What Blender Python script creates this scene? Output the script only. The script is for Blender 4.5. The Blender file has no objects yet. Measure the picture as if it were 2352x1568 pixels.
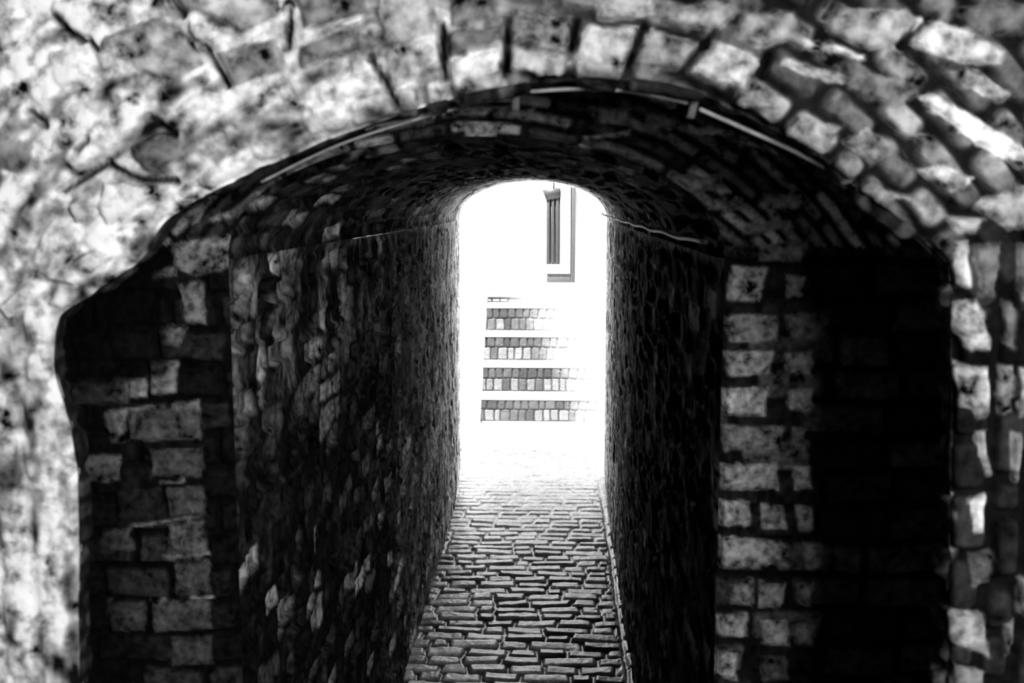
import bpy, math
import numpy as np
from mathutils import Matrix, Vector

# ------------------------------------------------------------------ camera, sky, sun, exposure
S = bpy.context.scene
COL = S.collection
W, H, F = 2352.0, 1568.0, 2800.0
EYE = np.array([0.0, 0.0, 1.9])
PSI, PIT = math.radians(-1.984), math.radians(8.32)      # turned slightly left, tilted down
FWD = np.array([math.sin(PSI)*math.cos(PIT), math.cos(PSI)*math.cos(PIT), -math.sin(PIT)])
RGT = np.array([math.cos(PSI), -math.sin(PSI), 0.0])
UPV = np.cross(RGT, FWD)
cam = bpy.data.cameras.new('camera')
cam_ob = bpy.data.objects.new('camera', cam)
COL.objects.link(cam_ob)
cam.sensor_width = 36.0
cam.lens = 36.0*F/W
cam.clip_start = 0.01
cam_ob.matrix_world = Matrix(((RGT[0], UPV[0], -FWD[0], EYE[0]), (RGT[1], UPV[1], -FWD[1], EYE[1]),
                              (RGT[2], UPV[2], -FWD[2], EYE[2]), (0, 0, 0, 1)))
cam.dof.use_dof = True
cam.dof.focus_distance = 8.0
cam.dof.aperture_fstop = 9.0
S.camera = cam_ob

wd = bpy.data.worlds.new('sky')
S.world = wd
wd.use_nodes = True
bg = wd.node_tree.nodes['Background']
bg.inputs[0].default_value = (1, 1, 1, 1)
bg.inputs[1].default_value = 0.5

sun = bpy.data.lights.new('sun', 'SUN')
sun.energy = 38.0
sun.angle = math.radians(1.5)
sun_ob = bpy.data.objects.new('sun', sun)
COL.objects.link(sun_ob)
SUN_DIR = Vector((1.1, 1.0, -3.3)).normalized()
sun_ob.rotation_euler = SUN_DIR.to_track_quat('-Z', 'Y').to_euler()
sun_ob.location = (-3, -3, 9)

# added lamp, unseen behind and right of the viewpoint, lights the near stonework
near_light = bpy.data.lights.new('added_near_light', 'AREA')
near_light.shape = 'RECTANGLE'; near_light.size = 0.75; near_light.size_y = 1.0; near_light.energy = 95.0
near_light_ob = bpy.data.objects.new('added_near_light', near_light)
COL.objects.link(near_light_ob)
near_light_ob.location = (0.95, -1.02, 2.38)
near_light_ob.rotation_euler = (Vector((-0.1, 1.6, 1.6))-Vector((0.95, -1.02, 2.38))).to_track_quat('-Z', 'Y').to_euler()

S.view_settings.view_transform = 'Standard'
S.view_settings.look = 'None'
S.view_settings.gamma = 1.0
S.view_settings.use_curve_mapping = False
S.view_settings.exposure = 0.0

# ------------------------------------------------------------------ helpers
def on_plane(px, py, D):
    """point where the sight line through a photo pixel meets the plane y = D"""
    d = FWD + RGT*(px-W/2)/F - UPV*(py-H/2)/F
    t = D/d[1]
    return EYE + d*t

def hsh(ix, iy, iz, seed=0):
    ix = np.asarray(ix).astype(np.int64); iy = np.asarray(iy).astype(np.int64); iz = np.asarray(iz).astype(np.int64)
    h = (ix*374761393 + iy*668265263 + iz*2147483647 + seed*1274126177) & 0xFFFFFFFF
    h = ((h ^ (h >> 13))*1274126177) & 0xFFFFFFFF
    h = ((h ^ (h >> 15))*2246822519) & 0xFFFFFFFF
    h = h ^ (h >> 16)
    return h.astype(np.float64)/4294967295.0

def vnoise(x, y, z, seed=0):
    x = np.asarray(x, float); y = np.asarray(y, float)+0*x; z = np.asarray(z, float)+0*x
    xi, yi, zi = np.floor(x), np.floor(y), np.floor(z)
    fx, fy, fz = x-xi, y-yi, z-zi
    fx = fx*fx*(3-2*fx); fy = fy*fy*(3-2*fy); fz = fz*fz*(3-2*fz)
    r = 0
    for a in (0, 1):
        for b in (0, 1):
            for c in (0, 1):
                w = (fx if a else 1-fx)*(fy if b else 1-fy)*(fz if c else 1-fz)
                r = r + w*hsh(xi+a, yi+b, zi+c, seed)
    return r

def fbm(x, y, z, sc, octv=3, seed=0):
    r = 0; a = 1.0; n = 0
    for o in range(octv):
        r = r + a*(vnoise(x*sc, y*sc, z*sc, seed+o*17)-0.5)
        n += a; a *= 0.55; sc *= 2.03
    return r/n*2           # roughly -1..1

def sstep(a, b, x):
    t = np.clip((x-a)/(b-a), 0, 1)
    return t*t*(3-2*t)

def link(name, verts, faces, mat, parent=None, tone=None, smooth=True):
    me = bpy.data.meshes.new(name)
    verts = np.asarray(verts, dtype=np.float32)
    faces = np.asarray(faces, dtype=np.int32)
    me.vertices.add(len(verts)); me.vertices.foreach_set('co', verts.ravel())
    k = faces.shape[1]
    me.loops.add(faces.size); me.loops.foreach_set('vertex_index', faces.ravel())
    me.polygons.add(len(faces))
    me.polygons.foreach_set('loop_start', np.arange(0, faces.size, k, dtype=np.int32))
    me.polygons.foreach_set('loop_total', np.full(len(faces), k, dtype=np.int32))
    if smooth: me.polygons.foreach_set('use_smooth', np.ones(len(faces), dtype=bool))
    me.update(calc_edges=True)
    if tone is not None:
        at = me.attributes.new('tone', 'FLOAT', 'POINT')
        at.data.foreach_set('value', np.asarray(tone, dtype=np.float32).ravel())
    me.materials.append(mat)
    o = bpy.data.objects.new(name, me)
    COL.objects.link(o)
    if parent: o.parent = parent
    return o

def structure(o):
    o['kind'] = 'structure'
    return o

def grid_faces(nu, nv, flip=False):
    i = np.arange(nu-1)[:, None]*nv + np.arange(nv-1)[None, :]
    i = i.ravel()
    f = np.stack([i, i+nv, i+nv+1, i+1], 1)
    return f[:, ::-1].copy() if flip else f

def surf(name, P, Hh, T, mat, flip=False):
    """P (nu,nv,3) base points, Hh relief along the surface normal, T tone"""
    du = np.gradient(P, axis=0); dv = np.gradient(P, axis=1)
    n = np.cross(du, dv); n /= np.linalg.norm(n, axis=2, keepdims=True)+1e-12
    if flip: n = -n
    Q = P + n*Hh[..., None]
    return structure(link(name, Q.reshape(-1, 3), grid_faces(P.shape[0], P.shape[1], flip), mat, tone=T.ravel()))

def boxes(bs):
    V, Fc = [], []
    for (x0, y0, z0, x1, y1, z1) in bs:
        k = len(V)
        V += [(x0,y0,z0),(x1,y0,z0),(x1,y1,z0),(x0,y1,z0),(x0,y0,z1),(x1,y0,z1),(x1,y1,z1),(x0,y1,z1)]
        Fc += [(k,k+3,k+2,k+1),(k+4,k+5,k+6,k+7),(k,k+1,k+5,k+4),(k+1,k+2,k+6,k+5),(k+2,k+3,k+7,k+6),(k+3,k,k+4,k+7)]
    return V, Fc

def box_ob(name, bs, mat, parent=None, bevel=0.0, origin=None):
    V, Fc = boxes(bs)
    o = link(name, V, Fc, mat, parent, smooth=False)
    if bevel:
        m = o.modifiers.new('bevel', 'BEVEL'); m.width = bevel; m.segments = 2
    return o

def empty(name, loc, label, cat, group=None):
    o = bpy.data.objects.new(name, None); COL.objects.link(o)
    o.location = loc; o['label'] = label; o['category'] = cat
    if group: o['group'] = group
    return o

def tube_mesh(pts, r, seg=8):
    pts = [Vector(p) for p in pts]
    V, Fc = [], []
    n = len(pts)
    for i, p in enumerate(pts):
        t = (pts[min(i+1, n-1)]-pts[max(i-1, 0)]).normalized()
        a = t.cross(Vector((0, 1, 0.01))).normalized()
        b = t.cross(a)
        for k in range(seg):
            g = 2*math.pi*k/seg
            V.append(p+a*(r*math.cos(g))+b*(r*math.sin(g)))
    for i in range(n-1):
        for k in range(seg):
            Fc.append((i*seg+k, i*seg+(k+1) % seg, (i+1)*seg+(k+1) % seg, (i+1)*seg+k))
    c0 = len(V); V.append(pts[0]); V.append(pts[-1])
    for k in range(0, seg, 2):
        Fc.append((c0, (k+2) % seg, k+1, k))
        e = (n-1)*seg
        Fc.append((c0+1, e+k, e+k+1, e+(k+2) % seg))
    return [tuple(v) for v in V], Fc

# ------------------------------------------------------------------ materials (all grey: the photograph is black and white)
def masonry_mat(name, gain=1.0, rough=0.85, spec=0.3, s1=9.0, s2=60.0, c_lo=0.35, c_hi=1.5, bump=0.5, use_tone=True, base=0.5):
    m = bpy.data.materials.new(name); m.use_nodes = True
    nt = m.node_tree; N = nt.nodes; L = nt.links
    b = N['Principled BSDF']
    b.inputs['Roughness'].default_value = rough
    b.inputs['Specular IOR Level'].default_value = spec
    tc = N.new('ShaderNodeTexCoord')
    n1 = N.new('ShaderNodeTexNoise'); n1.inputs['Scale'].default_value = s1; n1.inputs['Detail'].default_value = 5
    n2 = N.new('ShaderNodeTexNoise'); n2.inputs['Scale'].default_value = s2; n2.inputs['Detail'].default_value = 4
    L.new(tc.outputs['Object'], n1.inputs['Vector']); L.new(tc.outputs['Object'], n2.inputs['Vector'])
    mix = N.new('ShaderNodeMath'); mix.operation = 'MULTIPLY_ADD'
    L.new(n1.outputs['Fac'], mix.inputs[0]); mix.inputs[1].default_value = 0.45
    h = N.new('ShaderNodeMath'); h.operation = 'MULTIPLY'; h.inputs[1].default_value = 0.55
    L.new(n2.outputs['Fac'], h.inputs[0]); L.new(h.outputs[0], mix.inputs[2])
    mr = N.new('ShaderNodeMapRange')
    mr.inputs['From Min'].default_value = 0.36; mr.inputs['From Max'].default_value = 0.64
    mr.inputs['To Min'].default_value = c_lo*gain; mr.inputs['To Max'].default_value = c_hi*gain
    L.new(mix.outputs[0], mr.inputs['Value'])
    mul = N.new('ShaderNodeMath'); mul.operation = 'MULTIPLY'; mul.use_clamp = True
    L.new(mr.outputs[0], mul.inputs[0])
    if use_tone:
        at = N.new('ShaderNodeAttribute'); at.attribute_name = 'tone'
        L.new(at.outputs['Fac'], mul.inputs[1])
    else:
        mul.inputs[1].default_value = base
    cap = N.new('ShaderNodeMath'); cap.operation = 'MINIMUM'; cap.inputs[1].default_value = 0.9
    L.new(mul.outputs[0], cap.inputs[0])
    cc = N.new('ShaderNodeCombineColor')
    for k in range(3): L.new(cap.outputs[0], cc.inputs[k])
    L.new(cc.outputs[0], b.inputs['Base Color'])
    if bump:
        bp = N.new('ShaderNodeBump'); bp.inputs['Strength'].default_value = bump; bp.inputs['Distance'].default_value = 0.004
        L.new(n2.outputs['Fac'], bp.inputs['Height']); L.new(bp.outputs[0], b.inputs['Normal'])
    return m

M_rubble = masonry_mat('pale_rubble_stone', 1.0, 0.85, 0.08, 24, 50, 0.0, 2.0, 1.0)
M_brick = masonry_mat('dark_old_brick', 1.0, 0.85, 0.06, 25, 70, 0.0, 2.0, 0.9)
M_tunnel = masonry_mat('tunnel_brick', 1.0, 0.9, 0.02, 18, 60, 0.0, 2.0, 0.45)
M_paving = masonry_mat('worn_brick_paving', 1.0, 0.36, 0.7, 12, 60, 0.35, 1.6, 0.6)
M_lime = masonry_mat('limewash', 1.0, 0.9, 0.2, 4, 40, 0.97, 1.03, 0.15, False, 0.8)
M_wall = masonry_mat('dull_limewash', 1.0, 0.9, 0.2, 4, 40, 0.97, 1.03, 0.15, False, 0.55)
M_shadow = masonry_mat('surround_shadow_grey', 1.0, 0.8, 0.2, 10, 40, 0.9, 1.1, 0.1, False, 0.065)
M_yard = masonry_mat('pale_stone_slab', 1.0, 0.9, 0.2, 4, 40, 0.95, 1.05, 0.15, False, 0.42)
M_riser = masonry_mat('brick_riser', 1.0, 0.85, 0.2, 20, 90, 0.85, 1.15, 0.3)
M_shell = masonry_mat('rough_outer_render', 1.0, 0.9, 0.05, 4, 30, 0.8, 1.2, 0.3, False, 0.14)
M_metal = masonry_mat('pale_painted_conduit', 1.0, 0.5, 0.5, 30, 90, 0.7, 1.2, 0.1, False, 0.3)
M_darkmetal = masonry_mat('dark_steel', 1.0, 0.6, 0.3, 30, 90, 0.6, 1.2, 0.1, False, 0.06)
M_shutter = masonry_mat('dark_painted_wood', 1.0, 0.6, 0.4, 30, 90, 0.8, 1.2, 0.1, False, 0.035)

# ------------------------------------------------------------------ stone stamping
def stamp(X, Z, Hh, T, polys, D, edge=0.006, height=0.016, warp=0.0035, seed=1, gain=1.0, expo=1.6, dome=0.3):
    wx = fbm(X, 0, Z, 45, 3, seed)*warp; wz = fbm(X, 3.3, Z, 45, 3, seed+5)*warp
    for i, (t, poly) in enumerate(polys):
        pts = np.array([on_plane(px, py, D)[[0, 2]] for px, py in poly])
        a0 = pts.min(0)-0.012; a1 = pts.max(0)+0.012
        sel = (X > a0[0]) & (X < a1[0]) & (Z > a0[1]) & (Z < a1[1])
        if not sel.any(): continue
        x = X[sel]+wx[sel]; z = Z[sel]+wz[sel]
        d = np.full(x.shape, 1e9); ins = np.zeros(x.shape, bool)
        n = len(pts)
        for k in range(n):
            p, q = pts[k], pts[(k+1) % n]
            e = q-p; w0 = x-p[0]; w1 = z-p[1]
            s = np.clip((w0*e[0]+w1*e[1])/(e@e+1e-12), 0, 1)
            d = np.minimum(d, np.hypot(w0-e[0]*s, w1-e[1]*s))
            c = ((p[1] > z) != (q[1] > z))
            with np.errstate(divide='ignore', invalid='ignore'):
                xc = (q[0]-p[0])*(z-p[1])/((q[1]-p[1])+1e-12)+p[0]
            ins ^= c & (x < xc)
        sd = np.where(ins, d, -d)
        k = sstep(-0.001, edge, sd)
        hv = (hsh(i, 7, 3, seed)*0.6+0.7)
        tilt = (hsh(i, 1, 1, seed)-0.5)*0.12*(x-pts[:, 0].mean())+(hsh(i, 2, 1, seed)-0.5)*0.12*(z-pts[:, 1].mean())
        hn = k*(height*hv+tilt+dome*height*sstep(0, 0.02, sd)*0.5+0.003*fbm(x, 0, z, 60, 3, seed+9))
        tn = gain*t**expo
        h0 = Hh[sel]; t0 = T[sel]
        Hh[sel] = np.where(k > 0, h0*(1-k)+np.maximum(hn, h0*0)*k+0*h0, h0)
        kk = sstep(-0.001, edge*0.6, sd)
        T[sel] = t0*(1-kk)+tn*kk
    return Hh, T

def courses(u, v, bl, bh, seed, gap=0.006, jit=0.3, edge=0.006, warp=0.003):
    """running bond with uneven joints: k brick mask, r1 r2 r3 random per brick, local coordinates"""
    u = u+fbm(u, 0, v, 12, 2, seed+3)*warp*2; v = v+fbm(u, 5, v, 9, 3, seed+4)*warp*2
    row = np.floor(v/bh); fv = v-row*bh
    off = hsh(row, 0, 0, seed)*bl+(row % 2)*bl*0.5
    uu = (u+off)/bl
    c = np.floor(uu)
    b0 = c+jit*(hsh(c, row, 1, seed)-0.5); b1 = c+1+jit*(hsh(c+1, row, 1, seed)-0.5)
    c = np.where(uu < b0, c-1, np.where(uu > b1, c+1, c))
    b0 = c+jit*(hsh(c, row, 1, seed)-0.5); b1 = c+1+jit*(hsh(c+1, row, 1, seed)-0.5)
    du = np.minimum(uu-b0, b1-uu)*bl; dv = np.minimum(fv, bh-fv)
    # rounded-corner distance
    R = edge*1.5
    ax = np.maximum(R-(du-gap/2), 0); ay = np.maximum(R-(dv-gap/2), 0)
    d = R-np.hypot(ax, ay)
    k = sstep(0, edge, d)
    lu = (uu-(b0+b1)/2)*bl; lv = fv-bh/2
    return k, hsh(c, row, 11, seed), hsh(c, row, 12, seed), hsh(c, row, 13, seed), lu, lv

def resample(pts, spacing_fn):
    pts = np.array(pts, float)
    # smooth with Catmull-Rom at 12 per span first
    out = []
    n = len(pts)
    for i in range(n-1):
        p0 = pts[max(i-1, 0)]; p1 = pts[i]; p2 = pts[i+1]; p3 = pts[min(i+2, n-1)]
        for k in range(12):
            t = k/12
            out.append(0.5*((2*p1)+(-p0+p2)*t+(2*p0-5*p1+4*p2-p3)*t*t+(-p0+3*p1-3*p2+p3)*t**3))
    out.append(pts[-1]); out = np.array(out)
    seg = np.linalg.norm(np.diff(out, axis=0), axis=1)
    mid = (out[1:]+out[:-1])/2
    w = seg/np.array([spacing_fn(m) for m in mid])
    cum = np.concatenate([[0], np.cumsum(w)])
    m = int(cum[-1])+1
    q = np.linspace(0, cum[-1], m)
    return np.stack([np.interp(q, cum, out[:, j]) for j in range(out.shape[1])], 1)

# ------------------------------------------------------------------ FRONT WALL: rubble stone round the wide outer arch
D1 = 1.5
OUTLINE = [(185,1568),(182,1300),(178,1100),(165,1000),(150,940),(130,880),(122,830),(130,750),(155,712),(250,650),(330,590),(390,500),
           (560,405),(780,312),(1000,238),(1170,200),(1300,182),(1450,185),(1600,212),(1750,282),(1880,355),(1950,415),(2060,500),
           (2165,590),(2185,640),(2188,800),(2190,960),(2185,1200),(2178,1400),(2175,1568)]
op = [tuple(on_plane(px, py, D1)[[0, 2]]) for px, py in OUTLINE]
op = [(op[0][0]+0.0, 0.0), (op[0][0], 0.6)]+op+[(op[-1][0], 0.6), (op[-1][0], 0.0)]
fine = lambda m: 0.0033 if m[1] > 1.12 else 0.03
oc = resample(op, fine)
ns = len(oc)
tang = np.gradient(oc, axis=0); tang /= np.linalg.norm(tang, axis=1, keepdims=True)
outn = np.stack([-tang[:, 1], tang[:, 0]], 1)      # points away from the opening (left going up -> -x)
# smooth outward directions and aim them at a large frame
cen = np.array([0.0, 1.25])
rad = oc-cen; rad[:, 1] = np.where(oc[:, 1] < 1.25, 0, rad[:, 1]); rad /= np.linalg.norm(rad, axis=1, keepdims=True)
tt = np.concatenate([np.linspace(0, 0.62, 190), np.linspace(0.66, 2.2, 14)])
dep = np.linspace(0.20, 0.0, 50)[:-1]              # soffit depth samples behind the face
nt_ = len(dep)+len(tt)
P = np.zeros((ns, nt_, 3))
spl = 0.75*np.maximum(dep-0.03, 0)                 # the reveal splays away behind the lip
P[:, :len(dep), 0] = oc[:, 0:1]+rad[:, 0:1]*spl; P[:, :len(dep), 2] = oc[:, 1:2]+rad[:, 1:2]*spl; P[:, :len(dep), 1] = D1+dep[None, :]
P[:, len(dep):, 0] = oc[:, 0:1]+rad[:, 0:1]*tt[None, :]
P[:, len(dep):, 2] = oc[:, 1:2]+rad[:, 1:2]*tt[None, :]
P[:, len(dep):, 1] = D1
P[..., 2] = np.clip(P[..., 2], 0.0, 3.4)
X, Z = P[..., 0], P[..., 2]
depth_in = np.zeros((ns, nt_)); depth_in[:, :len(dep)] = dep[None, :]
# background: rough small rubble laid radially
A = np.arctan2(X-(-0.09), Z-1.42); R = np.hypot(X+0.09, Z-1.42)
side = sstep(0.0, 0.2, 1.72-Z)
ku, r1, r2, r3, lu, lv = courses(A*0.62, R, 0.075, 0.042, 21, 0.005, 0.55, 0.008, 0.006)
ks, q1, q2, q3, lu2, lv2 = courses(Z+0*X, X, 0.07, 0.045, 22, 0.006, 0.5, 0.008, 0.006)
isd = Z < on_plane(300, 700, D1)[2]
K = np.where(isd, ks, ku); r1 = np.where(isd, q1, r1); r2 = np.where(isd, q2, r2)
rough = fbm(X, depth_in, Z, 26, 4, 31)
left = sstep(0.15, -0.45, X)                        # stronger light on the left put in as paler tone, joints filled
Hh = K*(0.008+0.008*r1)*(1-0.55*left)+rough*0.006
bl_low = fbm(X*1.5, depth_in, Z*0.45, 34, 3, 77)     # rain streaks down the jamb
bl_up = fbm(A*0.30, depth_in, R*1.1, 40, 3, 78)      # beds following the arch
kk_ = sstep(on_plane(60, 780, D1)[2], on_plane(60, 690, D1)[2], Z)
blotch = (bl_low*(1-kk_)+bl_up*kk_)*1.15
T = (0.006+K*(0.02+0.26*r2))*(1-left)+left*(0.47+0.75*blotch+0.06*(K-0.5))
T = np.clip(T, 0.004, 0.85)
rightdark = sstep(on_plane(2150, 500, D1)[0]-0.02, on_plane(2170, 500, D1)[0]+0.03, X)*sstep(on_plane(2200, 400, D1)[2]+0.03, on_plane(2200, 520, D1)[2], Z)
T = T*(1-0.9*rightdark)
FRONT = [
 (.85,[(125,0),(345,-10),(330,40),(240,60),(205,90),(170,75),(125,30)]), (.85,[(-20,40),(70,40),(80,80),(30,120),(-20,125)]),
 (.55,[(240,85),(330,50),(390,35),(435,80),(480,150),(400,190),(330,170),(260,170),(230,120)]), (.85,[(420,40),(470,50),(540,88),(500,110),(450,95)]),
 (.55,[(395,-20),(640,-20),(650,40),(560,80),(480,40),(430,20)]), (.5,[(490,120),(640,85),(665,160),(540,205)]),
 (.5,[(690,105),(835,55),(850,110),(700,165)]), (.85,[(685,78),(830,38),(835,52),(690,98)]), (.4,[(680,-20),(835,-20),(845,30),(700,72)]),
 (.6,[(860,-20),(1003,-20),(1008,80),(900,110),(865,60)]), (.75,[(880,112),(1008,72),(1012,140),(930,205),(895,200)]),
 (.75,[(720,195),(870,150),(893,205),(740,245)]), (.42,[(1035,-20),(1158,-20),(1155,50),(1035,66)]), (.4,[(1035,72),(1150,60),(1148,105),(1038,122)]),
 (.85,[(1035,130),(1148,112),(1148,165),(1040,205)]), (.62,[(1185,38),(1312,38),(1302,118),(1180,88)]), (.55,[(1172,98),(1300,125),(1290,168),(1172,165)]),
 (.65,[(1345,58),(1465,58),(1432,155),(1305,148)]), (.65,[(1365,-10),(1490,-10),(1500,40),(1368,48)]), (.5,[(1492,62),(1605,100),(1562,165),(1445,155)]),
 (.5,[(1515,30),(1690,-20),(1700,20),(1640,82),(1500,50)]), (.7,[(1640,92),(1720,118),(1752,150),(1700,205),(1578,168)]),
 (.5,[(1700,35),(1820,25),(1865,85),(1740,115),(1690,90)]), (.9,[(1845,88),(1985,126),(1982,142),(1840,112)]), (.6,[(1795,130),(1945,175),(1935,198),(1850,178),(1785,152)]),
 (.5,[(1880,20),(2085,20),(2110,55),(2055,100),(1990,118),(1900,80)]), (.72,[(2102,40),(2190,55),(2300,120),(2290,150),(2200,152),(2095,105)]),
 (.35,[(2180,15),(2370,5),(2370,80),(2250,90)]), (.9,[(2108,225),(2140,213),(2370,350),(2370,405),(2220,322)]), (.45,[(1945,160),(2080,185),(2112,222),(2050,255),(1950,205)]),
 (.6,[(2160,165),(2250,160),(2320,220),(2290,240),(2200,205)]), (.7,[(2100,385),(2150,374),(2238,410),(2180,442)]), (.65,[(2228,468),(2310,432),(2370,425),(2370,525),(2310,532)]),
 (.5,[(1825,262),(1935,292),(1900,312),(1830,292)]), (.45,[(1690,210),(1800,240),(1780,260),(1680,235)]), (.55,[(1925,322),(1990,292),(2060,342),(2000,382)]), (.45,[(2070,300),(2150,318),(2130,352)]),
 (.5,[(2170,490),(2262,500),(2240,537),(2190,532)]), (.5,[(2000,425),(2100,450),(2090,470),(2010,440)]),
 (.68,[(2190,548),(2220,548),(2226,658),(2192,658)]), (.3,[(2232,560),(2290,553),(2280,682),(2240,682)]), (.68,[(2190,690),(2240,685),(2262,742),(2266,802),(2220,802),(2186,762)]),
 (.72,[(2196,828),(2268,842),(2272,948),(2232,958),(2200,920)]), (.5,[(2286,838),(2322,838),(2322,942),(2286,952)]), (.55,[(2336,845),(2370,845),(2370,950),(2336,955)]),
 (.6,[(2232,985),(2260,978),(2276,1092),(2258,1098)]), (.65,[(2182,1140),(2202,1135),(2200,1205),(2186,1205)]), (.7,[(2222,1145),(2262,1128),(2258,1215),(2228,1218)]),
 (.45,[(2176,1265),(2200,1258),(2196,1345),(2176,1335)]), (.3,[(2222,1268),(2272,1262),(2268,1335),(2226,1340)]), (.52,[(2174,1392),(2256,1405),(2264,1502),(2202,1480),(2174,1452)]),
 (.45,[(2190,1518),(2260,1535),(2260,1600),(2190,1600)]), (.35,[(2300,690),(2325,700),(2328,805),(2302,785)]), (.35,[(2298,1422),(2328,1408),(2322,1502),(2300,1500)]),
 (.4,[(2310,985),(2345,990),(2340,1110),(2318,1100)]), (.4,[(2335,1320),(2370,1320),(2370,1420),(2338,1410)]), (.3,[(2330,560),(2370,560),(2370,700),(2335,690)]),
 (.8,[(100,640),(220,560),(280,580),(180,660)]), (.85,[(-10,700),(60,650),(110,665),(30,735)]), (.85,[(240,410),(370,425),(330,480),(250,520),(225,470)]),
 (.8,[(160,460),(230,445),(235,500),(180,515)]), (.4,[(-10,300),(90,330),(60,400),(-10,390)]), (.35,[(300,330),(430,290),(440,360),(340,400)]),
 (.8,[(110,110),(200,120),(220,190),(130,210)]), (.75,[(220,110),(300,100),(320,170),(240,180)]),
]
Hh, T = stamp(X, Z, Hh, T, FRONT, D1, 0.005, 0.014, 0.005, 41, 0.82, 1.7)
T = T*(0.72+0.56*vnoise(A*7, 0, R*42, 55))        # thin beds inside the stones
# cracks that read as long black radial joints
CR = [[(120,35),(170,80),(190,95)],[(205,92),(222,115)],[(395,0),(420,35)],[(470,110),(505,170),(520,195)],[(65,255),(110,290)],[(180,345),(200,320)],
      [(1017,60),(1020,180)],[(1166,45),(1160,180)],[(1325,50),(1310,110)],[(1478,60),(1440,160)],[(1640,75),(1565,165)],[(665,20),(660,110)],[(850,130),(910,235)],
      [(2140,40),(2065,110)],[(1915,10),(1895,40)],[(1760,130),(1750,175)],[(140,440),(250,370)],[(255,380),(320,415),(400,415)],[(340,270),(410,310)]]
for c in CR:
    pts = np.array([on_plane(px, py, D1)[[0, 2]] for px, py in c])
    d = np.full(X.shape, 1e9)
    for k in range(len(pts)-1):
        p, q = pts[k], pts[k+1]; e = q-p
        s = np.clip(((X-p[0])*e[0]+(Z-p[1])*e[1])/(e@e), 0, 1)
        d = np.minimum(d, np.hypot(X-p[0]-e[0]*s, Z-p[1]-e[1]*s))
    k = 1-sstep(0.002, 0.0065, d+0.0015*rough)
    Hh = Hh-k*0.016; T = T*(1-0.95*k)
# the face rounds over into the reveal; its shade is put in as near-black tone
edge = np.zeros((ns, nt_)); edge[:, len(dep):] = tt[None, :]
ti = np.arange(nt_)[None, :]
Hh = Hh*sstep(0.0, 0.012, edge+depth_in) + 0*ti
rnd = np.where(depth_in > 0, 0, 1)*(1-sstep(0, 0.016, edge))*0.012
P[..., 1] += rnd
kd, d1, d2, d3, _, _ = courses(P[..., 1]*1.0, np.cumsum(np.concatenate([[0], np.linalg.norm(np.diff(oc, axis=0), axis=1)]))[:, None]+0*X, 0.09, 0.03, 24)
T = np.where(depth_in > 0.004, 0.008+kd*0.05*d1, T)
T = np.clip(T, 0.003, 0.9)
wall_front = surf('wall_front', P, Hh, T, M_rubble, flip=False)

# ------------------------------------------------------------------ BRICK FACE inside the arch, with the tunnel mouth
D2 = 2.1
def tunnel_profile(y, n_wall=None):
    f = (y-D2)/(7.44-D2)
    xl = -0.566+0.02*min(f*3, 1); xr = 0.292+0.012*f
    zs = 1.735+(1.56-1.735)*f
    zc = 1.945+(1.795-1.945)*f**0.7
    g = max(0.0, (y-6.6)/0.84)
    return xl-0.035*g, xr+0.015*g, zs, zc
def profile_pts(y, spw, spa):
    xl, xr, zs, zc = tunnel_profile(y)
    a = [(xl, z) for z in np.linspace(0, zs, spw, endpoint=False)]
    cx, rx = (xl+xr)/2, (xr-xl)/2
    for k in range(spa+1):
        g = math.pi*(1-k/spa)
        a.append((cx+rx*math.cos(g), zs+(zc-zs)*math.sin(g)**0.92 if 0 < k < spa else zs))
    a += [(xr, z) for z in np.linspace(zs, 0, spw+1)[1:]]
    return np.array(a)
pp = profile_pts(D2, 12, 40)
oc = resample(pp, lambda m: 0.0038 if m[1] > 0.95 else 0.03)
ns = len(oc)
cen = np.array([-0.13, 1.5])
rad = oc-cen; rad[:, 1] = np.where(oc[:, 1] < 1.5, 0, rad[:, 1]); rad /= np.linalg.norm(rad, axis=1, keepdims=True)
tt = np.linspace(0, 0.62, 165)
P = np.zeros((ns, len(tt), 3))
P[..., 0] = oc[:, 0:1]+rad[:, 0:1]*tt; P[..., 2] = oc[:, 1:2]+rad[:, 1:2]*tt; P[..., 1] = D2
X, Z = P[..., 0], P[..., 2]
K, r1, r2, r3, _, _ = courses(X, Z, 0.13, 0.062, 51, 0.009, 0.5, 0.006, 0.005)
A = np.arctan2(X+0.13, Z-1.3); R = np.hypot(X+0.13, Z-1.3)
K2, s1, s2, s3, _, _ = courses(A*0.6, R, 0.10, 0.026, 52, 0.006, 0.5, 0.005, 0.006)
up = Z > 1.76
K = np.where(up, K2, K); r1 = np.where(up, s1, r1); r2 = np.where(up, s2, r2)
Hh = K*(0.006+0.008*r1)+0.005*fbm(X, 0, Z, 30, 4, 53)
T = 0.003+K*(0.004+0.05*r2**2)
T = np.where(up, 0.008+K*(0.03+0.6*r2**3), T)
T = np.clip(T, 0.003, 1)
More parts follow.
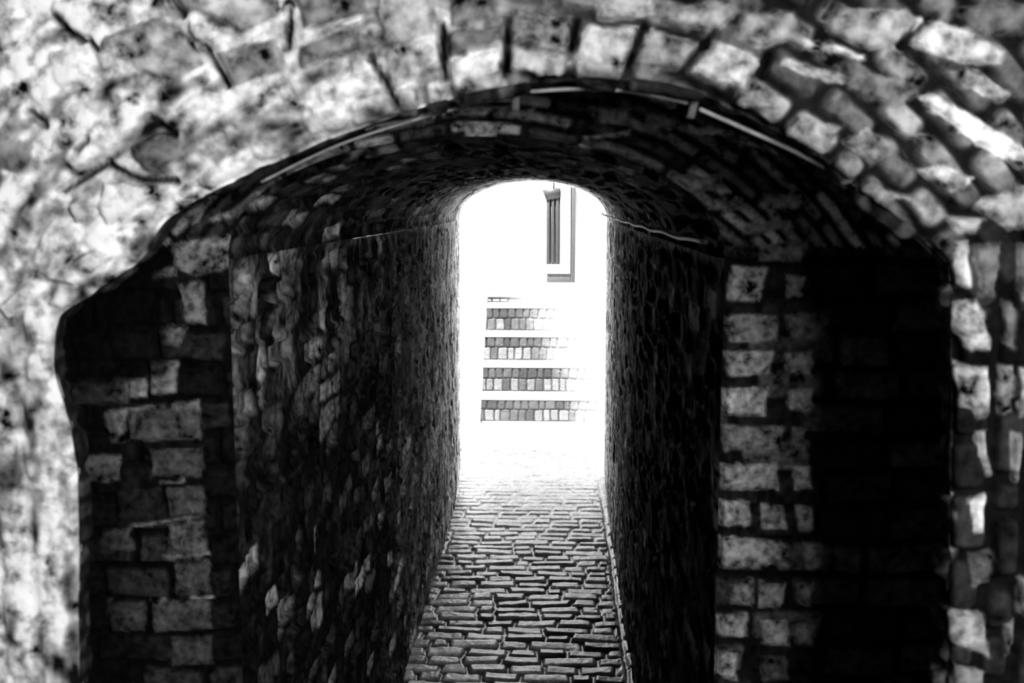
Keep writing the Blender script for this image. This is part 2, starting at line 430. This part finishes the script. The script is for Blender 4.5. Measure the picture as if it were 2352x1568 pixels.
BR = [
 (.45,[(1665,720),(1785,720),(1790,782),(1670,785)]),(.38,[(1800,720),(1905,715),(1900,776),(1810,776)]),(.55,[(1660,803),(1780,803),(1762,860),(1668,862)]),(.5,[(1795,808),(1870,803),(1862,866),(1800,852)]),
 (.6,[(1658,888),(1767,886),(1757,952),(1660,955)]),(.55,[(1805,890),(1862,888),(1866,946),(1812,940)]),(.42,[(1655,975),(1800,973),(1792,1040),(1658,1036)]),(.35,[(1812,980),(1850,980),(1850,1038),(1815,1038)]),
 (.55,[(1652,1060),(1782,1060),(1792,1126),(1655,1122)]),(.5,[(1815,1068),(1862,1064),(1864,1122),(1820,1126)]),(.55,[(1650,1144),(1722,1147),(1720,1210),(1650,1206)]),
 (.5,[(1743,1153),(1800,1157),(1804,1214),(1745,1211)]),(.55,[(1823,1158),(1872,1160),(1866,1218),(1830,1218)]),(.5,[(1648,1228),(1806,1240),(1806,1297),(1650,1300)]),(.45,[(1843,1240),(1887,1244),(1882,1302),(1848,1300)]),
 (.42,[(1672,1340),(1730,1323),(1726,1392),(1675,1387)]),(.45,[(1736,1328),(1806,1334),(1797,1397),(1738,1397)]),(.42,[(1828,1333),(1867,1333),(1862,1392),(1830,1387)]),
 (.5,[(1638,1410),(1716,1404),(1716,1462),(1640,1457)]),(.55,[(1740,1418),(1806,1420),(1814,1482),(1750,1477)]),(.4,[(1824,1424),(1872,1430),(1866,1484),(1828,1480)]),(.6,[(1633,1484),(1690,1494),(1693,1557),(1635,1547)]),(.3,[(1745,1500),(1810,1505),(1812,1560),(1750,1560)]),
 (.6,[(1750,443),(1846,438),(1842,482),(1755,484)]),(.6,[(1700,512),(1820,498),(1826,526),(1700,542)]),(.65,[(1678,608),(1762,614),(1742,692),(1668,692)]),(.5,[(1800,625),(1847,630),(1842,682),(1805,682)]),
 (.5,[(1740,560),(1860,548),(1842,602),(1740,602)]),(.55,[(1550,403),(1660,398),(1667,437),(1550,442)]),(.6,[(1640,455),(1710,453),(1712,482),(1622,482)]),(.85,[(1580,495),(1620,488),(1632,510),(1612,545),(1588,535)]),
 (.85,[(1575,275),(1600,290),(1680,298),(1690,310),(1580,310)]),(.8,[(1695,308),(1780,342),(1785,355),(1700,330)]),
 (.4,[(150,868),(300,862),(300,926),(172,932)]),(.75,[(298,868),(340,863),(342,912),(298,914)]),(.7,[(345,828),(412,828),(412,902),(350,907)]),(.7,[(243,945),(300,938),(290,1012),(255,1016)]),(.45,[(300,940),(470,928),(466,1006),(296,1010)]),
 (.75,[(185,1043),(287,1038),(277,1102),(198,1107)]),(.4,[(350,1028),(472,1023),(472,1092),(350,1097)]),(.2,[(268,1125),(372,1115),(372,1182),(270,1197)]),(.4,[(385,1118),(472,1108),(477,1182),(385,1187)]),
 (.4,[(235,1212),(312,1205),(312,1262),(240,1266)]),(.5,[(388,1198),(472,1190),(482,1272),(390,1277)]),(.42,[(400,1290),(487,1285),(490,1357),(400,1362)]),(.4,[(350,1375),(487,1373),(492,1442),(350,1452)]),(.4,[(250,1380),(335,1378),(335,1450),(255,1452)]),
 (.35,[(390,1460),(492,1455),(492,1522),(390,1532)]),(.75,[(395,560),(530,538),(542,612),(450,634),(400,612)]),(.75,[(350,622),(410,610),(412,632),(350,642)]),(.65,[(410,650),(472,645),(477,742),(425,747)]),(.55,[(360,750),(432,745),(422,792),(370,792)]),
 (.8,[(432,500),(470,482),(468,500),(440,522)]),(.85,[(478,502),(530,482),(540,495),(490,512)]),(.7,[(590,438),(635,438),(630,470),(592,474)]),(.85,[(675,395),(715,368),(712,385),(690,402)]),(.75,[(730,380),(830,385),(930,340),(920,362),(800,410),(760,420)]),
 (.7,[(1070,298),(1142,300),(1140,330),(1070,335)]),(.55,[(1350,242),(1450,245),(1440,290),(1370,285)]),(.5,[(1480,262),(1555,268),(1545,300),(1480,292)]),(.75,[(1340,312),(1450,298),(1448,312),(1345,322)]),
 (.65,[(1330,330),(1350,335),(1370,360),(1340,360)]),(.5,[(1060,250),(1180,238),(1180,252),(1062,266)]),(.45,[(860,290),(1000,270),(1000,285),(870,306)]),(.6,[(1180,255),(1230,245),(1225,262),(1185,268)]),
 (.75,[(440,1362),(495,1360),(495,1372),(440,1374)]), (.6,[(250,1214),(300,1207),(300,1219),(250,1228)]), (.6,[(300,1200),(470,1178),(470,1187),(300,1211)]), (.6,[(345,1375),(385,1368),(385,1378),(347,1384)]),
 (.6,[(250,938),(380,926),(380,936),(250,948)]), (.7,[(395,925),(465,915),(465,938),(400,940)]), (.6,[(370,1105),(430,1092),(430,1104),(370,1114)]), (.7,[(415,1230),(445,1160),(452,1165),(424,1250)]),
 (.6,[(375,1268),(490,1264),(490,1276),(375,1282)]), (.6,[(246,1370),(258,1372),(256,1384),(246,1382)]),
 (.5,[(1165,350),(1230,345),(1235,370),(1170,372)]),
]
Hh, T = stamp(X, Z, Hh, T, BR, D2, 0.006, 0.014, 0.005, 61, 0.6, 1.9)
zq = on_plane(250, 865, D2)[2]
T = T*(1-0.85*sstep(zq-0.01, zq+0.01, Z-0.1*(X+0.7))*sstep(-0.66, -0.69, X))   # shade under the left shoulder darkened into the tone
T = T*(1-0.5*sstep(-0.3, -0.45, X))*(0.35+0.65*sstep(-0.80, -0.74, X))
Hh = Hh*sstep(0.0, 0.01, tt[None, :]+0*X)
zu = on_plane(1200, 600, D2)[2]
T = T*(1+0.9*sstep(zu-0.02, zu+0.06, Z))  # upper bricks lightened to offset the shade of the arch
T = np.clip(T, 0.002, 0.9)
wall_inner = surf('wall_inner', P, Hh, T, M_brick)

# ------------------------------------------------------------------ TUNNEL walls and vault
ye = 7.44
def tunnel_part(name, which, flip, seed):
    ys = np.concatenate([np.linspace(D2, 3.4, 190, endpoint=False), np.linspace(3.4, ye, 330)])
    if which == 'vault':
        nv = 190
    else:
        nv = 260
    P = np.zeros((len(ys), nv, 3))
    for i, y in enumerate(ys):
        xl, xr, zs, zc = tunnel_profile(y)
        if which == 'left':
            v = np.linspace(0, 1, nv); P[i, :, 0] = xl; P[i, :, 2] = v*zs
        elif which == 'right':
            v = np.linspace(1, 0, nv); P[i, :, 0] = xr; P[i, :, 2] = v*zs
        else:
            g = np.pi*(1-np.linspace(0, 1, nv)); cx, rx = (xl+xr)/2, (xr-xl)/2
            P[i, :, 0] = cx+rx*np.cos(g); P[i, :, 2] = zs+(zc-zs)*np.maximum(np.sin(g), 0)**0.92
        P[i, :, 1] = y
    if which == 'vault':
        seg = np.linalg.norm(np.diff(P[0], axis=0), axis=1); V = np.concatenate([[0], np.cumsum(seg)])[None, :]+0*P[..., 0]
        U = P[..., 1]
        K, r1, r2, r3, lu, lv = courses(U, V, 0.19, 0.048, seed, 0.008, 0.7, 0.008, 0.010)
    else:
        U, V = P[..., 1], P[..., 2]
        K, r1, r2, r3, lu, lv = courses(U, V, 0.14, 0.062, seed, 0.008, 0.8, 0.009, 0.016)
    X3, Y3, Z3 = P[..., 0], P[..., 1], P[..., 2]
    bulge = fbm(X3, Y3, Z3, 2.2, 2, seed+7)*0.012
    Hh = K*(0.003+0.020*r1**2+0.16*lu*(r3-0.5))+fbm(X3, Y3, Z3*0.6, 18, 4, seed+8)*0.008+bulge
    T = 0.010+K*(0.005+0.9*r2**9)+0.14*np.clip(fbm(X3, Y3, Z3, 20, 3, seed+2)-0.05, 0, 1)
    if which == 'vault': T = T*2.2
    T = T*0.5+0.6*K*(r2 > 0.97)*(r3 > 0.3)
    if which == 'left': T = T+0.5*sstep(1.25, 1.6, Z3)*np.clip(fbm(X3, Y3, Z3*0.6, 16, 3, seed+12)+0.1, 0, 1)     # paler streaks under the springing
    pale = (0.35+0.65*r1)**sstep(7.0, 5.0, Y3)*sstep(3.6, 6.5, Y3+1.0*fbm(X3, Y3, Z3, 5, 4, seed+4))        # glow round the mouth painted as paler tone
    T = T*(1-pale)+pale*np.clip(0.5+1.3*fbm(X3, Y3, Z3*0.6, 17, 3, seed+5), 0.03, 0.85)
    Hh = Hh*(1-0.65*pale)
    e = sstep(0, 0.012, Y3-D2)*sstep(0, 0.012, ye-Y3)
    if which != 'vault':
        zt_ = P[..., 2].max(axis=1)[:, None]
        e = e*sstep(0.0, 0.03, zt_-Z3)
    Hh = Hh*e
    return surf(name, P, Hh, np.clip(T, 0.003, 0.8), M_tunnel, flip)
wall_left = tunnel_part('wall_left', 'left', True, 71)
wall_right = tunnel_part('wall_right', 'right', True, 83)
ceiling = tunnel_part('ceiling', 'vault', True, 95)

# ------------------------------------------------------------------ FLOOR: brick paving on edge
xs = np.linspace(-0.62, 0.40, 200); ys = np.concatenate([np.linspace(3.6, 8.95, 620)])
PX, PY = np.meshgrid(xs, ys, indexing='ij')
P = np.stack([PX, PY, 0*PX], 2)
K, r1, r2, r3, lu, lv = courses(PX, PY, 0.15, 0.078, 101, 0.010, 0.6, 0.008, 0.006)
Kb, b1, b2, b3, lub, lvb = courses(PY, PX+0.02, 0.17, 0.075, 107, 0.010, 0.5, 0.008, 0.004)
wb = 0.02*fbm(PX, PY, 0, 6, 2, 111)
bd = PX+wb > 0.262
K, r1, r2, r3 = [np.where(bd, q, w) for q, w in ((Kb, K), (b1, r1), (b2, r2), (b3, r3))]
lu = np.where(bd, lvb, lu); lv = np.where(bd, lub, lv)
Hh = K*(0.008+0.008*r1+0.10*lu*(r3-0.5)+0.16*lv*(r2-0.5))+fbm(PX, PY, 0, 24, 3, 103)*0.003
edge_l = sstep(0.09, 0.07, PX+0.56)+sstep(0.22, 0.24, PX)
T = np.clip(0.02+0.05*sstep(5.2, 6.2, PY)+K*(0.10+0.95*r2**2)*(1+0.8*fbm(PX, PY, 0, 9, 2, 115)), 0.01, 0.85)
pale = sstep(5.3, 7.6, PY+0.12*fbm(PX, PY, 0, 8, 3, 105))      # glare from the yard painted in as paler paving
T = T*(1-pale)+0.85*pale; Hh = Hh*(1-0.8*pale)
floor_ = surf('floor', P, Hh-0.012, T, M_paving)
structure(box_ob('floor_approach', [(-1.6, -2.5, -0.2, 1.6, 3.6, -0.004)], M_shell))
structure(box_ob('floor_courtyard', [(-3.0, 7.44, -0.2, -0.62, 10.4, -0.004), (0.40, 7.44, -0.2, 3.0, 10.4, -0.004), (-0.62, 8.95, -0.2, 0.40, 10.4, -0.004)], M_yard))

# ------------------------------------------------------------------ building mass round the tunnel and added light-shaping walls and roof
structure(box_ob('wall_mass', [(-2.2, 2.13, 0.0, -0.64, 7.43, 2.0), (0.35, 2.13, 0.0, 2.2, 7.43, 2.0), (-0.66, 2.13, 1.985, 0.36, 5.5, 2.12), (-0.66, 5.4, 1.86, 0.36, 7.43, 2.0)], M_shell))
structure(box_ob('wall_recess', [(-1.15, 1.5, 0.0, -1.05, 2.14, 2.2), (0.95, 1.5, 0.0, 1.05, 2.14, 2.2), (-1.15, 1.56, 2.2, 1.05, 2.14, 2.3)], M_shell))
structure(box_ob('sun_block_roof', [(-2.2, -1.2, 3.1, 2.2, 2.2, 3.3)], M_shell))  # unseen roof added to keep the sun off the front
structure(box_ob('light_block_walls', [(-1.75, -1.2, 0.0, -1.6, 1.5, 3.1), (1.6, -1.2, 0.0, 1.75, 1.5, 3.1),
    (-1.6, -1.2, 0.0, 0.45, -1.08, 3.1), (1.45, -1.2, 0.0, 1.6, -1.08, 3.1), (0.45, -1.2, 0.0, 1.45, -1.08, 1.8), (0.45, -1.2, 3.0, 1.45, -1.08, 3.1)], M_shell))  # unseen walls added; their gap lets light in from the right rear

# ------------------------------------------------------------------ COURTYARD: limewashed wall and steps
YW = 10.3
structure(box_ob('wall_back', [(-3.0, YW, -0.2, 3.0, YW+0.3, 3.2)], M_wall))
structure(box_ob('wall_courtyard', [(-3.2, 7.5, -0.2, -3.0, YW+0.3, 3.2), (3.0, 7.5, -0.2, 3.2, YW+0.3, 3.2)], M_lime))

xL = on_plane(1105, 900, 8.9)[0]; xR = 0.62
ys_ = [8.9, 9.15, 9.4, 9.65, 9.9]
tops = [on_plane(1200, t, y)[2] for t, y in zip((912, 838, 768, 702, 676), ys_)]
st = empty('staircase', (0, 8.9, 0), 'straight flight of limewashed brick steps rising in the sunlit courtyard beyond the tunnel', 'stairs')
zb = 0.0
for i, (y, zt) in enumerate(zip(ys_, tops)):
    y1 = ys_[i+1] if i < 4 else YW
    # step body with riser face as relief grid
    nu, nv = 220, 50
    U, V = np.meshgrid(np.linspace(xL, xR, nu), np.linspace(zb, zt-0.018, nv), indexing='ij')
    K, r1, r2, r3, _, _ = courses(U, V-zb, 0.062, (zt-zb)/2.0, 120+i, 0.007, 0.3, 0.006, 0.003)
    yy = y-8.9-0.006-K*0.006-0.003*fbm(U, 0, V, 30, 3, 130+i)
    reach = (0.34, 0.24, 0.10, 0.0, -0.22)[i]           # how far right each riser stays dark before turning white
    dark_mix = sstep(reach+0.42, reach-0.30, U+0.06*fbm(U, i, V, 9, 3, 140+i))
    tone_b = 0.045+0.05*r2+0.10*K*(r1 > 0.45)*(V-zb < (zt-zb)/2)-0.03*(1-K)
    tone_w = 0.78
    T = tone_w*(1-dark_mix)+dark_mix*np.clip(tone_b*0.62, 0.02, 0.7)*np.array([1.0, 1.0, 1.15, 1.2, 1.5])[i]
    Pq = np.stack([U, yy, V], 2)
    step = box_ob('step', [(xL, y-8.9, zb-(0.0 if i else 0.01), xR, YW-0.001-8.9, zt-0.018)], M_lime, st)
    rz = link('riser', Pq.reshape(-1, 3), grid_faces(nu, nv), M_riser, step, tone=T.ravel())
    V2, F2 = boxes([(xL-0.004, y-0.016-8.9, zt-0.02, xR, (y1 if i < 4 else YW-0.001)-8.9, zt)])
    tr = link('tread', V2, F2, M_wall, step, smooth=False)
    m = tr.modifiers.new('bevel', 'BEVEL'); m.width = 0.006; m.segments = 2
    zb = zt
# sloping cheek wall beside the steps
V = []; zc = [0.02, 0.06, tops[4]+0.03, tops[4]+0.03]; yc = [8.86, 8.9, 9.98, YW]
for x in (xL-0.5, xL-0.006):
    for y, z in zip(yc, zc): V.append((x, y, z))
    for y in yc: V.append((x, y, -0.05))
Fq = []
for k in range(3):
    Fq += [(k, k+1, 8+k+1, 8+k), (k, 4+k, 5+k, k+1), (8+k, 8+k+1, 13+k, 12+k)]
Fq += [(0, 8, 12, 4), (3, 7, 15, 11)]
structure(link('wall_cheek', V, Fq, M_lime, smooth=False))

# window: a narrow grooved dark shutter in a raised white surround
def wp(px, py, D=YW):
    p = on_plane(px, py, D); return p[0], p[2]
x0, z1 = wp(1256, 440); x1, z0 = wp(1286, 606)
xa, za = wp(1258, 628); xb, zt = wp(1311, 436)
win = bpy.data.objects.new('window_1', None); COL.objects.link(win); win.location = (x0, YW, z0); win['kind'] = 'structure'
def wbox(name, bs, mat, bevel=0.0):
    o = box_ob(name, [(a-x0, b-YW, c-z0, d-x0, e-YW, f-z0) for (a, b, c, d, e, f) in bs], mat, win, bevel); return o
wbox('surround', [(x1, YW-0.028, za, xb, YW+0.01, zt+0.06), (x0+0.004, YW-0.028, za, x1, YW+0.01, z0)], M_lime, 0.006)
wd3 = (x1-x0)/3.0
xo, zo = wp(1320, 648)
wbox('shadow_strip', [(xb, YW-0.018, zo, xo, YW+0.01, zt+0.02), (x0+0.004, YW-0.018, zo, xb, YW+0.01, za)], M_shadow, 0.004)  # grey strips drawn as the surround's cast shadow
sh = wbox('shutter', [(x0, YW-0.012, z0, x1-0.001, YW+0.005, z1+0.01)], M_shutter)
wbox('slat', [(x0+0.002+k*wd3, YW-0.024, z0+0.008, x0+(k+1)*wd3-0.012, YW-0.01, z1-0.04) for k in range(3)], M_shutter, 0.004)
V = [(x0-0.035, YW-0.05, z1+0.012), (x1-0.003, YW-0.05, z1+0.03), (x1-0.003, YW+0.0, z1+0.03), (x0-0.035, YW+0.0, z1+0.012),
     (x0, YW-0.03, z1-0.07), (x1-0.003, YW-0.03, z1-0.05), (x1-0.003, YW, z1-0.05), (x0, YW, z1-0.07)]
V = [(a-x0, b-YW, c-z0) for a, b, c in V]
link('shutter_head', V, [(0,1,2,3),(7,6,5,4),(0,4,5,1),(1,5,6,2),(2,6,7,3),(3,7,4,0)], M_shutter, win, smooth=False)
hk, hz = wp(1272, 424)
Vt, Ft = tube_mesh([(hk-x0, -0.03, z1+0.02-z0), (hk-x0, -0.03, hz-z0+0.02), (hk-x0-0.012, -0.03, hz-z0+0.06)], 0.006)
link('hook', Vt, Ft, M_darkmetal, win)

# ------------------------------------------------------------------ conduit bent along the underside of the outer arch
def arch_pts(pl, D): return [tuple(on_plane(px, py, D)) for px, py in pl]
def densify(pl, n=10):
    a = np.array(pl, float); out = []
    for i in range(len(a)-1):
        p0 = a[max(i-1, 0)]; p1 = a[i]; p2 = a[i+1]; p3 = a[min(i+2, len(a)-1)]
        for k in range(n):
            t = k/n; out.append(0.5*((2*p1)+(-p0+p2)*t+(2*p0-5*p1+4*p2-p3)*t*t+(-p0+3*p1-3*p2+p3)*t**3))
    out.append(a[-1]); return [tuple(q) for q in out]
DC = 1.54
cond = empty('conduit', tuple(on_plane(1180, 215, DC)), 'thin pale conduit bent in clipped lengths along the underside of the wide outer stone arch', 'conduit')
co = Vector(cond.location)
RUNS = [[(600,418),(780,332),(1000,262),(1172,222)], [(1218,210),(1330,204),(1450,210),(1580,236)], [(1606,250),(1720,300),(1830,350),(1926,402)], [(1962,422),(2060,502),(2172,604)]]
for k, r in enumerate(RUNS):
    pts = [tuple(Vector(p)-co) for p in densify(arch_pts(r, DC), 8)]
    Vt, Ft = tube_mesh(pts, (0.0016, 0.0026, 0.0030, 0.0038)[k])
    link('pipe', Vt, Ft, M_metal, cond)
for (px, py, a) in ((1185, 232, 0.05), (1590, 250, 0.25), (1945, 412, 0.6)):
    c = Vector(on_plane(px, py, DC))-co
    V, Fc = boxes([(-0.005, -0.010, -0.012, 0.005, 0.006, 0.012)])
    R_ = Matrix.Rotation(a, 3, 'Y')
    V = [tuple(R_ @ Vector(v)+c) for v in V]
    cl = link('clip', V, Fc, M_darkmetal, cond, smooth=False)
    m = cl.modifiers.new('bevel', 'BEVEL'); m.width = 0.002; m.segments = 2

# cable running the length of the vault on its right side
pts = []
for y in np.linspace(D2+0.0, ye-0.02, 60):
    xl, xr, zs, zc = tunnel_profile(y)
    g = math.radians(13); cx, rx = (xl+xr)/2, (xr-xl)/2
    pts.append((cx+(rx-0.022)*math.cos(g), y, zs+(zc-zs)*math.sin(g)**0.92-0.022+0.002*math.sin(y*9)))
Vt, Ft = tube_mesh(pts, 0.0045)
cb = link('cable', Vt, Ft, M_darkmetal)
cb['label'] = 'thin dark grey cable running through the tunnel high along its right wall'; cb['category'] = 'cable'
